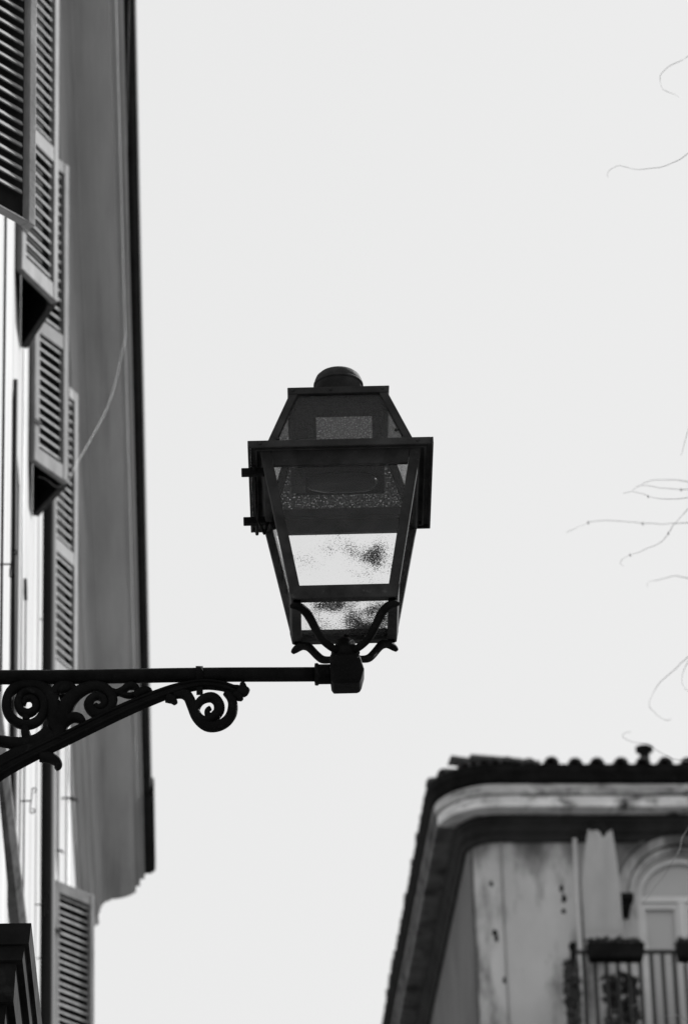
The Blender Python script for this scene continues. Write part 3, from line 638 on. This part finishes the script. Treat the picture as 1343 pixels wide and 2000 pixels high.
# plants and chairs standing behind the bars
own('potted_plant', None, None, 'dark potted plant behind the balcony bars under the planter', 'plant', (1.08, BY+.25, 15.14+EYE), None,
    [('foliage', foliage(.93,1.24,BY+.12,BY+.4,15.42+EYE,16.02+EYE,300,.065), 'leaf'), ('pot', MB().lathe([(.10,15.14+EYE),(.14,15.40+EYE),(.15,15.42+EYE),(.13,15.42+EYE),(.12,15.38+EYE)], 1.08, BY+.25, 14), 'gutter'), ('stem', MB().tube([(1.08,BY+.25,15.38+EYE),(1.09,BY+.25,15.7+EYE),(1.06,BY+.26,15.95+EYE)], .012, 6), 'leaf')])
# hanging canvas, gathered at two points under the cornice
def cloth():
    cols, rows = 26, 26; th = .006; mb = MB(); fr = []; bk = []
    for r_ in range(rows+1):
        t = r_/rows; z = 17.74-(17.74-16.46)*t
        grow = min(1, (t/.45)**.8) if t > 0 else 0
        xl = .895+(.80-.895)*grow; xr = 1.135+(1.185-1.135)*grow
        if t < .36 : dip = .0
        for c in range(cols+1):
            s = c/cols; x = xl+(xr-xl)*s
            f = .018*math.sin(s*9+t*2)*(1-.35*t)+.03*math.exp(-((s-.30-.25*t)/.10)**2)*max(0, .6-t)
            sag = -.06*math.exp(-((s-.62)/.16)**2)*max(0, 1-t/.30)
            zz = z + sag*1.6
            y = -.25-.04*math.sin(math.pi*s)*grow+f + (.03*math.sin(t*30) if t > .9 else 0)
            fr.append((x, y-th/2, zz+EYE)); bk.append((x, y+th/2, zz+EYE))
    nC = cols+1; fs = []; N = len(fr)
    for r_ in range(rows):
        for c in range(cols):
            a = r_*nC+c; fs.append((a, a+nC, a+nC+1, a+1)); fs.append((N+a, N+a+1, N+a+nC+1, N+a+nC))
    ring = [c for c in range(nC)]+[r_*nC+cols for r_ in range(1, rows+1)]+[rows*nC+c for c in range(cols-1, -1, -1)]+[r_*nC for r_ in range(rows-1, 0, -1)]
    for a, b in zip(ring, ring[1:]+ring[:1]): fs.append((a, b, N+b, N+a))
    return mb.add(fr+bk, fs, True)
own('canvas_curtain', None, None, 'pale canvas sheet hanging gathered from the cornice beside the arched window', 'curtain', (.99, -.25, 16.46+EYE), None,
    [('sheet', cloth(), 'cloth'), ('tie', MB().tube([(.93,-.25,17.72+EYE),(.93,-.12,17.88+EYE)], .008, 6), 'gutter'), ('tie', MB().tube([(1.11,-.25,17.72+EYE),(1.11,-.12,17.88+EYE)], .008, 6), 'gutter')])

# ------------------------------------------------------------------ bare shrub whose twig tips reach in from the right
tw = [
[(1135,7000,6311),(1060,7039,6308),(999,7021,6267),(979,6972,6225),(952,6965,6206),(943,7009,6220),(944,7040,6227),(941,7013,6195),(944,6967,6152),(959,6970,6147),(978,7017,6171)],
[(1182,7249,6291),(1098,7246,6242),(1010,7198,6159),(988,7177,6131),(967,7212,6141),(947,7253,6160),(915,7239,6149),(889,7191,6123),(873,7179,6121),(863,7221,6141),(857,7255,6152),(854,7232,6128)],
[(1074,6818,5227),(977,6776,5202),(903,6742,5193),(868,6767,5210),(848,6814,5233),(828,6814,5225),(808,6767,5190)],
[(1010,7010,5327),(932,6968,5298),(912,6979,5304),(886,7027,5333),(867,7042,5345),(841,7001,5321)],
[(1128,7183,5378),(1033,7180,5394),(966,7226,5416),(933,7254,5428),(900,7223,5415),(876,7178,5400),(856,7186,5409),(844,7234,5430)],
[(1057,6742,5121),(982,6781,5140),(908,6819,5151),(876,6800,5140),(834,6752,5115),(806,6745,5114),(785,6789,5140),(743,6820,5157),(722,6792,5137),(698,6747,5103),(685,6750,5099)],
[(1007,6997,5297),(976,7042,5319),(939,7038,5293),(910,6990,5244),(895,6969,5215),(891,7006,5221),(877,7046,5224),(842,7031,5203),(810,6983,5168),(801,6972,5151),(812,7014,5165)],
[(1134,7238,5632),(1037,7248,5627),(985,7204,5576),(968,7172,5533),(962,7197,5517),(959,7244,5515)],
[(1058,6818,5009),(964,6783,5002),(891,6741,5002),(872,6753,5013),(861,6802,5035),(844,6816,5037),(824,6774,5013),(819,6739,4987)],
[(1099,7029,5094),(997,6982,5031),(913,6980,4967),(896,7026,4967),(870,7053,4953),(849,7021,4912),(837,6977,4869),(845,6985,4863),(864,7034,4873),(877,7051,4876),(878,7012,4862)],
[(1026,7187,5132),(975,7171,5093),(942,7211,5068),(938,7248,5068),(930,7229,5033),(935,7181,4994)],
[(1039,6736,4639),(939,6766,4655),(878,6811,4686),(849,6805,4690),(826,6757,4680),(800,6737,4685),(785,6774,4707),(775,6814,4731),(767,6798,4731),(766,6750,4713),(776,6740,4710)],
[(1079,6995,4697),(971,7044,4690),(903,7053,4673),(877,7009,4608),(848,6977,4551),(832,7003,4539),(813,7049,4527)],
[(1090,7224,4413),(977,7246,4452),(905,7211,4469),(883,7170,4459),(867,7183,4466)],
[(1021,6814,4154),(893,6790,4187),(840,6743,4188),(825,6742,4197),(818,6788,4216),(800,6814,4222)],
]
sh = thing('bare_shrub', 'thin leafless twigs with curled tips reaching in from the right picture edge', 'shrub', (1.35, 7.0, 0))
trunk = [(1.35,7.0,0),(1.33,7.02,1.5),(1.37,6.98,3.0),(1.33,7.0,4.2),(1.30,7.02,5.2),(1.26,7.0,6.0),(1.24,7.02,6.6)]
TP = smooth_pts(trunk, 6); NT = len(TP)
TP = [(x+.022*math.sin(z*2.3)+random.uniform(-.005,.005), y+.02*math.cos(z*1.9)+random.uniform(-.005,.005), z) for x, y, z in TP]
put('trunk', MB().tube(TP, [(.026-.023*k/(NT-1))*random.uniform(.9,1.1) for k in range(NT)], 10), M['twig'], sh)
rs = random.Random(3)
def shoot(p, d, L, r, depth):                          # a bare branch that forks away from the frame
    pts = [p]; v = Vector(d)
    for k in range(7):
        v = (v+Vector((rs.uniform(-.22,.22), rs.uniform(-.22,.22), rs.uniform(-.10,.26)))).normalized()
        pts.append(pts[-1]+v*L/7)
    br = put('branch', MB().tube([tuple(q) for q in pts], [r*(1-.75*k/7) for k in range(8)], 6), M['twig'], sh)
    if depth:
        for k in (2, 3, 4, 5, 6): shoot(pts[k], (abs(v.x)*.6+rs.uniform(0,.5), rs.uniform(-.6,.6), rs.uniform(-.2,.8)), L*rs.uniform(.35,.55), r*.5, depth-1)
for k in range(9):
    q = TP[int(NT*(.42+.062*k))]; shoot(Vector(q), (rs.uniform(.5,1), rs.uniform(-.5,.5), rs.uniform(.3,.9)), rs.uniform(.5,.9), .0075-.0005*k, 1)
for i, t in enumerate(tw):
    pts = [tuple(c/1000 for c in p) for p in t]
    z0_ = pts[0][2]-.12; k = min(range(len(trunk)-1), key=lambda j: abs(trunk[j][2]+.5-z0_)); a, b = Vector(trunk[k]), Vector(trunk[k+1])
    f_ = max(0, min(1, (z0_-a.z)/(b.z-a.z))); pts = [min(TP, key=lambda q: abs(q[2]-z0_))]+pts
    P = [tuple(c+random.uniform(-.0009,.0009) for c in p) for p in smooth_pts(pts, 2)]; n = len(P)
    tb = put('twig', MB().tube(P, [.0008-.0005*j/(n-1) for j in range(n)], 5), M['twig'], sh)
    bd = MB()
    for j in range(5, n-2, 6):
        x_, y_, z_ = P[j]; bd.lathe([(.0003,z_-.004),(.0016,z_-.002),(.0014,z_+.001),(.0004,z_+.0025)], x_, y_, 5)
    if i in (3,4,5,6) and bd.v: link('buds', bd.mesh('buds'), tb, loc=(0,0,0), mat=M['twig'])['kind'] = 'stuff'
